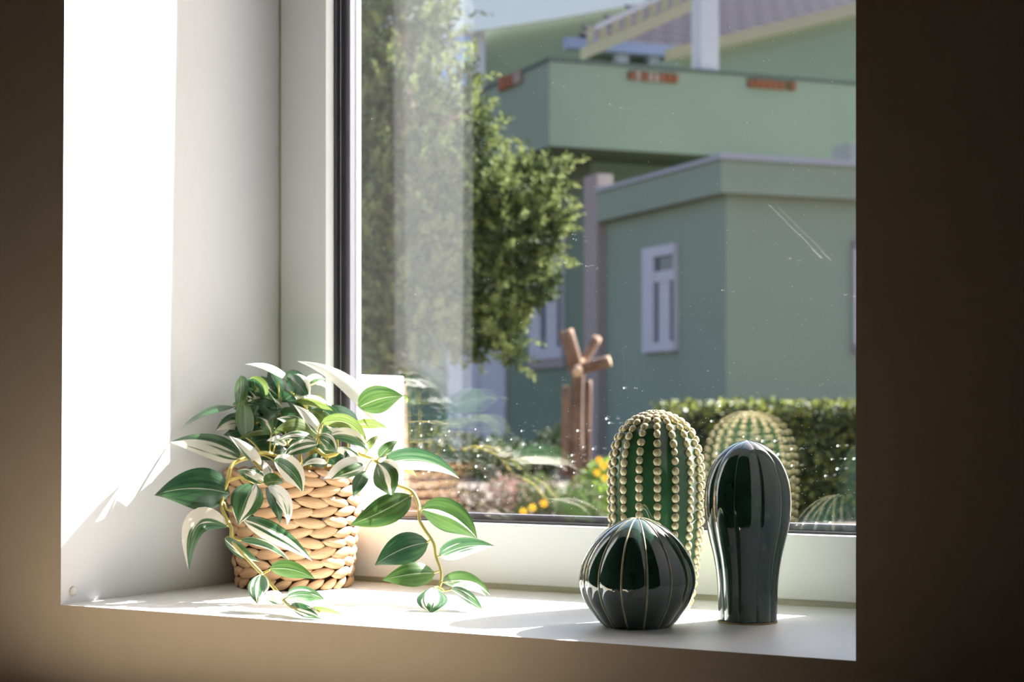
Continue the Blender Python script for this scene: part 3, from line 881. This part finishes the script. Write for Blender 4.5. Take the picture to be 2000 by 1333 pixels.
# windows
def window_u(u0, px, name='window'):
    """window on a wall facing -u from pixel corners (x0,y0,x1,y1), with its bars"""
    x0, y0, x1, y1 = px
    a1, zt_ = on_u(x0, y0, u0); _, zb_ = on_u(x0, y1, u0); a0, _ = on_u(x1, y0, u0)
    w_, h_ = a1 - a0, zt_ - zb_
    fr = lambda a, d, z: hb(u0 - d, a, z)
    fm = MB()
    fm.box((a0 + w_ * .65, -.02, zb_), (a1, .06, zt_), 0, fr); fm.box((a0 - .01, -.02, zb_), (a0 + .015, .06, zt_), 0, fr)
    za, zc, zd = zb_ + h_ * .09, zb_ + h_ * .66, zb_ + h_ * .76
    ze = zb_ + h_ * .90
    for z0, z1, d in ((zb_, za, .07), (zc, zd, .05), (ze, zt_, .06)):
        fm.box((a0, -.02, z0), (a0 + w_ * .65, d, z1), 0, fr)
    fm.box((a0 + w_ * .18, -.02, za), (a0 + w_ * .51, .04, zc), 0, fr)
    o = obj(name, fm, M['lilac'], house)
    g = .008
    for (p, q, r_, s_) in [(a0 + .015, a0 + w_ * .18, za, zc), (a0 + w_ * .51, a0 + w_ * .65, za, zc), (a0 + .015, a0 + w_ * .65, zd, ze)]:
        obj('pane', MB().box((p, g, r_), (q, g + .006, s_), 0, fr), M['pglass'], o)
    return a0, a1, zb_, zt_
window_u(0.0, (1262, 487, 1325, 690))
a0, a1, zb_, zt_ = window_u(0.9, (1040, 478, 1104, 704))
obj('window_apron', MB().box((a0 - .05, 0, zb_ - .14), (a1 + .05, .05, zb_), 0, lambda a, d, z: hb(.9 - d, a, z)), M['pink'], house)
# white frame at the right edge, on the wing's front
a0, zt_ = on_v(1665, 470, 0); _, zb_ = on_v(1665, 690, 0)
wfm = MB(); fr = lambda a, d, z: hb(a, -d, z)
wfm.box((a0, -.02, zb_), (a0 + .12, .05, zt_), 0, fr); wfm.box((a0 + .9, -.02, zb_), (a0 + 1.02, .05, zt_), 0, fr)
wfm.box((a0, -.02, zb_), (a0 + 1.02, .05, zb_ + .1), 0, fr); wfm.box((a0, -.02, zt_ - .1), (a0 + 1.02, .05, zt_), 0, fr)
o = obj('window', wfm, M['lilac'], house)
obj('pane', MB().box((a0 + .1, .01, zb_ + .1), (a0 + .92, .016, zt_ - .1), 0, fr), M['pglass'], o)
# pale door leaves low on the shaded wall
d1, zt_ = on_u(880, 690, .9); dm_, _ = on_u(942, 700, .9); d0, _ = on_u(992, 700, .9)
fr = lambda a, d, z: hb(.9 - d, a, z)
dd = obj('door', MB().box((d0 - .04, 0, GZ), (d1 + .04, .02, zt_ + .04), 0, fr), M['pink'], house)
obj('door_leaf', MB().bbox((d0, .015, GZ), (dm_ - .03, .06, zt_), .01, 0, fr), M['lilac'], dd)
obj('door_leaf', MB().bbox((dm_ + .03, .015, GZ), (d1, .06, zt_), .01, 0, fr), M['lilac'], dd)
# upper storey: gable wall with its rake, tiled roof, posts
GV = 7.2
g0, gz0 = on_v(1312, 104, GV); g1, gz1 = on_v(1690, 12, GV)
slope = (gz1 - gz0) / (g1 - g0)
gu1 = 9.0; gz2 = gz0 + slope * (gu1 - g0)
obj('gable_wall', MB().prism([hb(g0 + .15, GV, zb + .2), hb(gu1, GV, zb + .2), hb(gu1, GV, gz2 - .1), hb(g0 + .15, GV, gz0 - .0)], VD * 4), M['green'], house)
obj('gable_rake', MB().prism([hb(g0 - .15, GV - .25, gz0 - .16), hb(gu1, GV - .25, gz2 - .13), hb(gu1, GV - .25, gz2 + .06), hb(g0 - .15, GV - .25, gz0 + .02)], VD * .2), M['cream'], house)
EV = 9.6
e0, ez0 = on_v(1110, 80, EV); e1, _ = on_v(1372, 80, EV)
ez = ez0
er, _ = on_v(1350, 0, EV + 4)
roof = obj('roof', MB().prism([hb(e0, EV, ez), hb(e0 + 12, EV, ez), hb(e0 + 12, EV + 4, ez + 2.13), hb(er, EV + 4, ez + 2.13)], (0, 0, -.08)), M['tile'], house)
tl = MB()
tl.prism([(0, 0, 0), (0, .42, .224), (0, .42, .264), (0, 0, .05)], (.36, 0, 0))
tme = tl.mesh('roof_tile', M['tile'])
qr = Matrix((UD, VD, Vector((0, 0, 1)))).transposed().to_quaternion()
for j in range(11):
    left = e0 + (er - e0) * (.37 * j / 4)
    for i in range(22):
        uu = e0 + .38 * i + (.19 if j % 2 else 0)
        if uu > left: shared('roof_tile', tme, hb(uu, EV - .05 + .37 * j, ez + .37 * j * .533), qr, roof)
obj('gutter', MB().box((e0 - .1, EV - .22, ez - .16), (e1 + 2, EV - .02, ez + .02), 0, hb), M['gutter'], house)
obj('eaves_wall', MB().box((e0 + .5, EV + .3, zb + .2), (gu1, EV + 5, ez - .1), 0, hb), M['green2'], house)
for px in (1212, 1274):
    p0, _ = on_v(px, 100, EV)
    obj('roof_post', MB().box((p0 - .1, EV - .1, zb + .2), (p0 + .1, EV + .1, ez - .15), 0, hb), M['coping'], house)
c0, _ = on_v(1369, 100, BV + .02); c1, _ = on_v(1404, 100, BV + .02)
obj('column', MB().box((c0, BV + .02, ztp), (c1, BV + .02 + (c1 - c0), ztp + 1.9), 0, hb), M['lilac'], house)
# stair string with balusters climbing to the right
SVp = 6.4
sx = [(1143, 100), (1420, -30)]
s0, sz0 = on_v(1143, 103, SVp); s1, sz1 = on_v(1430, -25, SVp)
sb = obj('stair_string', MB().prism([hb(s0, SVp, sz0 - .09), hb(s1, SVp, sz1 - .09), hb(s1, SVp, sz1 + .09), hb(s0, SVp, sz0 + .09)], VD * .18), M['cream'], house)
for k in range(12):
    f = (k + .6) / 12; uu = s0 + (s1 - s0) * f; zz = sz0 + (sz1 - sz0) * f
    obj('baluster', MB().box((uu - .04, SVp + .05, zz), (uu + .04, SVp + .12, zz + .33), 0, hb), M['cream'], sb)
obj('handrail', MB().prism([hb(s0 + .2, SVp + .03, sz0 + .36), hb(s1, SVp + .03, sz1 + .32), hb(s1, SVp + .03, sz1 + .40), hb(s0 + .2, SVp + .03, sz0 + .44)], VD * .1), M['lilac'], sb)
# air conditioner on the wing roof
ac_u, ac_z = on_v(1655, 300, 1.2)
ac = thing('air_conditioner', 'small grey air conditioner box on the wing roof at the right', 'machine', hb(ac_u, 1.2, 3.056))
obj('housing', MB().bbox((ac_u - .1, 1.0, 3.056), (ac_u + .5, 1.4, ac_z + .10), .02, 0, hb), mat('grey_metal_box', lin(120, 118, 122), .6), ac)
for k in range(5):
    obj('slat', MB().box((ac_u - .06, .98, 3.08 + .04 * k), (ac_u + .2, 1.0, 3.10 + .04 * k), 0, hb), M['gasket'], ac)

# second house behind, upper left
BVv = 19.0
h2 = thing('rear_house', 'dull green house with blue window far behind the tree at upper left', 'house', hb(0, BVv, GZ))
q0, qz0 = on_v(925, 62, BVv); q1, qz1 = on_v(1260, 4, BVv)
ql, _ = on_v(640, 62, BVv)
_, qzt = on_v(925, 46, BVv)
obj('wall', MB().prism([hb(ql, BVv, GZ), hb(q1 + 6, BVv, GZ), hb(q1 + 6, BVv, qz1 + .9), hb(q1, BVv, qz1), hb(q0, BVv, qz0), hb(ql, BVv, qz0)], VD * 4), M['green2'], h2)
ev = BVv - .5
k = [on_v(x, y, ev) for x, y in ((560, 60), (930, 60), (1100, 34), (1290, 0), (1320, -120), (560, -120))]
obj('eave_board', MB().prism([hb(a, ev, z) for a, z in k], VD * .3), M['eave'], h2)
p0, _ = on_v(924, 60, BVv - .1); p1, _ = on_v(944, 60, BVv - .1)
obj('corner_post', MB().box((p0, BVv - .2, GZ), (p1, BVv + .1, qz0 + .3), 0, hb), M['lilac'], h2)
w0, wz1 = on_v(828, 66, BVv - .1); w1, wz0 = on_v(924, 175, BVv - .1)
wo = obj('window', MB().box((w0 - .15, BVv - .12, wz0 - .15), (p0, BVv - .02, wz1 + .2), 0, hb), M['lilac'], h2)
_, wzm = on_v(880, 96, BVv - .1); _, wzn = on_v(880, 104, BVv - .1)
wm = (w0 + w1) / 2
for (a, b, z0, z1) in [(w0, wm - .06, wzm, wz1), (wm + .06, w1 - .1, wzm, wz1), (w0, wm - .06, wz0, wzn), (wm + .06, w1 - .1, wz0, wzn)]:
    obj('pane', MB().box((a, BVv - .15, z0), (b, BVv - .125, z1), 0, hb), M['bglass'], wo)

# foliage helper: many small leaves scattered over blobs
def leaflets(mb, blobs, n, ln, wd, mats=(0, 1), up=0.0):
    tot = sum(b[1] ** 2 for b in blobs)
    for (c, r, *sq) in blobs:
        sqz = sq[0] if sq else 1.0
        for _ in range(int(n * r * r / tot)):
            d = Vector((random.gauss(0, 1), random.gauss(0, 1), random.gauss(0, 1))).normalized()
            q = r * random.random() ** .38
            p = c + Vector((d.x * q, d.y * q, d.z * q * sqz))
            ax = (d + Vector((random.gauss(0, .7), random.gauss(0, .7), random.gauss(0, .7) + up))).normalized()
            sd = ax.orthogonal().normalized()
            sd = Quaternion(ax, random.uniform(0, 6.28)) @ sd
            l_ = ln * random.uniform(.6, 1.3); w_ = wd * random.uniform(.7, 1.2)
            nr_ = ax.cross(sd) * w_ * .25
            mb.add([p, p + ax * l_ * .45 + sd * w_ / 2 + nr_, p + ax * l_, p + ax * l_ * .45 - sd * w_ / 2 + nr_], [(0, 1, 2, 3)], mats[0] if random.random() < .6 else mats[1])

M['tl1'] = mat('tree_leaf_lit', lin(106, 114, 68), .8, spec=.1, transl=.30)  # leaf colour with the light on it put in, for the outer sprays
M['tl2'] = mat('tree_leaf_dark', lin(58, 68, 42), .8, spec=.1, transl=.2)
M['bark'] = mat('grey_bark', lin(110, 88, 70), .9, noise=.4, nscale=6, bump=.6, bscale=30)
T0 = 7.6
def blob(x, y, r, t): return (P(x, y, t), r * t / FPX)
tr_c = P(770, 700, T0)
tree = thing('leafy_tree', 'bushy yellow green tree close outside the left of the window', 'tree', (tr_c.x, tr_c.y, GZ))
blobs = [blob(*b) for b in [(770, 40, 150, 7.9), (640, 200, 170, 7.8), (780, 200, 120, 7.7), (720, 380, 170, 7.6), (840, 330, 90, 7.5), (860, 430, 120, 7.5), (700, 560, 150, 7.5), (820, 600, 120, 7.4), (905, 160, 36, 7.6), (915, 230, 42, 7.5), (925, 300, 45, 7.5), (950, 380, 80, 7.4), (1030, 360, 55, 7.5), (1075, 350, 30, 7.5), (1010, 460, 85, 7.4), (1060, 470, 45, 7.4), (960, 560, 90, 7.4), (1030, 560, 55, 7.4), (930, 650, 60, 7.4), (985, 655, 45, 7.3), (1005, 700, 24, 7.3), (780, 690, 60, 7.4), (905, 690, 28, 7.4), (1075, 560, 25, 7.4), (1085, 430, 25, 7.4)]]
fo = MB(); leaflets(fo, [(c, r * .8) for c, r in blobs], 17000, .045, .018, (1, 1))  # inner leaves all dark: shade inside the crown put into their colour
tot = sum(r * r for c, r in blobs)
for c, r in blobs:                               # leafy sprays reaching outwards and up
    for _ in range(max(3, int(2300 * r * r / tot))):
        d = Vector((random.gauss(0, 1), random.gauss(0, 1), random.gauss(0, 1))).normalized()
        p = c + d * r * random.uniform(.3, .85)
        ax = (d + Vector((random.gauss(0, .4), random.gauss(0, .4), random.gauss(.55, .4)))).normalized()
        L_ = random.uniform(.07, .16)
        tone = 0 if random.random() < .7 else 1
        for q in range(13):
            f = q / 12
            o_ = Quaternion(ax, q * 2.4) @ ax.orthogonal().normalized()
            la = (ax * .8 + o_ * .75).normalized(); sd = la.cross(o_).normalized()
            b_ = p + ax * L_ * f; l_ = .040 * (1 - .35 * f) * random.uniform(.8, 1.2); w_ = .0085
            fo.add([b_, b_ + la * l_ * .5 + sd * w_, b_ + la * l_, b_ + la * l_ * .5 - sd * w_], [(0, 1, 2, 3)], tone)
obj('foliage', fo, [M['tl1'], M['tl2']], tree)['kind'] = 'stuff'
obj('trunk', MB().tube(spline([(tr_c.x, tr_c.y, GZ), P(765, 640, T0), P(790, 300, T0), P(780, 20, 7.8)], 6), [.07 - .002 * i for i in range(19)], 8), M['bark'], tree)
for (a, b) in [((775, 560), (930, 500)), ((785, 420), (1030, 370)), ((785, 330), (900, 220)), ((772, 600), (960, 620)), ((780, 480), (1020, 520))]:
    obj('branch', MB().tube(spline([P(*a, T0), P((a[0] + b[0]) / 2, (a[1] + b[1]) / 2 - 15, T0 - .1), P(*b, T0 - .15)], 5), [.02 - .0012 * i for i in range(11)], 6), M['bark'], tree)

# pruned trunk
M['cutwood'] = mat('brown_cut_bark', lin(134, 104, 82), .9, noise=.45, nscale=9, bump=.6, bscale=40, col2=lin(92, 66, 52))
M['cutend'] = mat('pale_cut_end', lin(196, 164, 132), .9)
TS = 11.0
sb_ = P(1128, 940, TS)
stump = thing('pruned_trunk', 'pruned brown tree trunk with three sawn limbs in front of the green house', 'tree', (sb_.x, sb_.y, GZ))
obj('trunk', MB().tube(spline([(sb_.x, sb_.y, GZ), P(1126, 920, TS), P(1126, 800, TS), P(1130, 700, TS)], 5), [.05 - .0008 * i for i in range(16)], 10), M['cutwood'], stump)
for pts, r in [([(1126, 725, TS), (1118, 690, TS - .05), (1106, 648, TS - .05)], .045), ([(1132, 715, TS), (1150, 690, TS + .05), (1166, 662, TS + .1)], .030), ([(1130, 722, TS), (1160, 714, TS - .08), (1190, 706, TS - .1)], .036), ([(1128, 722, TS - .02), (1128, 727, TS - .13)], .034), ([(1104, 930, TS - .02), (1104, 830, TS - .06), (1105, 756, TS - .08)], .023), ([(1147, 935, TS), (1148, 830, TS - .04), (1149, 745, TS - .04)], .022)]:
    sp = spline([P(*p) for p in pts], 4)
    o = obj('limb', MB().tube(sp, r, 9), M['cutwood'], stump)
    d = (sp[-1] - sp[-2]).normalized()
    obj('cut_end', MB().tube([sp[-1], sp[-1] + d * .006], r * .96, 9), M['cutend'], o)

# clipped hedge
M['hl1'] = mat('hedge_leaf_bright', lin(124, 128, 58), .5, transl=.35)
M['hl2'] = mat('hedge_leaf_dark', lin(54, 66, 36), .5, transl=.2)
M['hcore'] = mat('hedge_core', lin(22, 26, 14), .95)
ha = P(1392, 810, 11.0); hz = .30
hd = P(1900, 810, 11.6) - ha; hd.z = 0; HL = hd.length; hd.normalize(); hn = Vector((-hd.y, hd.x, 0))
hfr = lambda a, b, z: Vector((ha.x, ha.y, 0)) + hd * a + hn * b + Vector((0, 0, z))
hedge = thing('clipped_hedge', 'dark clipped garden hedge with sunlit top beyond the cacti at right', 'hedge', hfr(0, 0, GZ))
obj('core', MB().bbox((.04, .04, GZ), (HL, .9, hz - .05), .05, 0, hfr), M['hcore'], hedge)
hf = MB()
for _ in range(16000):
    k = random.random()
    if k < .55: p = hfr(random.uniform(0, HL), random.gauss(.02, .025), random.uniform(GZ, hz))
    elif k < .9: p = hfr(random.uniform(0, HL), random.uniform(0, .9), hz - .02 + random.gauss(0, .018))
    else: p = hfr(random.gauss(.02, .03), random.uniform(0, .9), random.uniform(GZ, hz))
    ax = Vector((random.gauss(0, 1), random.gauss(0, 1), random.gauss(.4, 1))).normalized()
    sd = Quaternion(ax, random.uniform(0, 6.28)) @ ax.orthogonal().normalized()
    hf.add([p, p + ax * .018 + sd * .011, p + ax * .038, p + ax * .018 - sd * .011], [(0, 1, 2, 3)], 0 if random.random() < .35 else 1)
obj('foliage', hf, [M['hl1'], M['hl2']], hedge)['kind'] = 'stuff'

# garden plants in front of the house
M['sh1'] = mat('shrub_leaf_green', lin(82, 100, 56), .7, transl=.3)
M['sh2'] = mat('shrub_leaf_olive', lin(98, 92, 68), .7, transl=.25)
M['sh3'] = mat('shrub_leaf_lime', lin(120, 146, 54), .7, transl=.35)
M['shp'] = mat('pinkish_bloom', lin(158, 122, 114), .8, transl=.25)
M['shy'] = mat('yellow_petal', lin(226, 172, 40), .6, transl=.25)
M['red'] = mat('russet_leaf', lin(96, 68, 60), .8, transl=.15)
def shrub(name, label, cat, blobs, n, ln, wd, mats, blooms=(), bl=None, group=None):
    bs = [blob(*b) for b in blobs]
    c = bs[0][0]
    th = thing(name, label, cat, (c.x, c.y, GZ), group)
    mb = MB(); leaflets(mb, bs, n, ln, wd)
    obj('foliage', mb, mats, th)['kind'] = 'stuff'
    st_ = MB()
    for (q, r) in bs:
        st_.tube([(c.x, c.y, GZ), (q + Vector((c.x, c.y, GZ))) / 2 + Vector((.01, 0, 0)), q], .008, 5)
    obj('stem', st_, M['bark'], th)
    for (x, y, t) in blooms:
        p = P(x, y, t); fm = MB()
        for k in range(7):
            a = 6.283 * k / 7; d = Vector((CS * math.cos(a), SN * math.cos(a), math.sin(a)))
            e = Vector((CS * -math.sin(a), SN * -math.sin(a), math.cos(a)))
            fm.add([p, p + d * .010 + e * .007, p + d * .021 + Vector((0, 0, .004)), p + d * .010 - e * .007], [(0, 1, 2, 3)])
        fm.ball(p, .007, .007, .007, 6, 4)
        obj('flower', fm, bl, th)
    return th
shrub('flowering_shrub', 'lime green shrub with yellow flowers beside the studded cactus outside', 'shrub', [(1172, 945, 40, 9.6), (1185, 985, 45, 9.4), (1160, 1000, 35, 9.3), (1195, 925, 25, 9.6), (1235, 960, 45, 9.6)], 1500, .045, .022, [M['sh3'], M['sh1']],
      [(1170, 900, 9.5), (1190, 908, 9.5), (1178, 912, 9.4), (1166, 925, 9.4), (1182, 935, 9.3), (1200, 915, 9.5)], M['shy'])
shrub('pink_shrub', 'pinkish blooming shrub low in the garden left of the pruned trunk', 'shrub', [(990, 965, 40, 9.9), (1015, 990, 35, 9.9), (975, 1000, 30, 9.8)], 1100, .036, .016, [M['shp'], M['sh2']])
shrub('olive_shrub', 'loose olive green shrub between the pink shrub and the trunk', 'shrub', [(1050, 970, 42, 9.45), (1075, 1000, 36, 9.4), (1040, 1005, 36, 9.4)], 1100, .04, .014, [M['sh2'], M['sh1']],
      [(1040, 993, 8.8), (1117, 988, 8.8), (1136, 990, 8.8), (1062, 985, 8.8), (1022, 1001, 8.8)], M['shy'])
shrub('low_green_shrub', 'low green shrub at the foot of the pruned trunk', 'shrub', [(1132, 977, 34, 8.6), (1126, 1000, 30, 8.55), (1150, 1005, 30, 8.55)], 1100, .045, .018, [M['sh1'], M['sh2']])
shrub('dark_shrub', 'dark green bush before the shaded house wall left of the trunk', 'shrub', [(1085, 865, 34, 13.5), (1060, 900, 36, 13.3), (1020, 905, 40, 13.3), (960, 900, 44, 13.3), (890, 890, 46, 13.4), (830, 880, 46, 13.4)], 2200, .06, .03, [M['tl2'], M['hl2']])
shrub('russet_groundcover', 'russet brown low groundcover at the lower left of the garden', 'shrub', [(805, 970, 40, 10.5), (862, 975, 40, 10.5), (920, 985, 32, 10.45), (840, 1000, 40, 10.4)], 1300, .05, .02, [M['red'], M['sh2']])
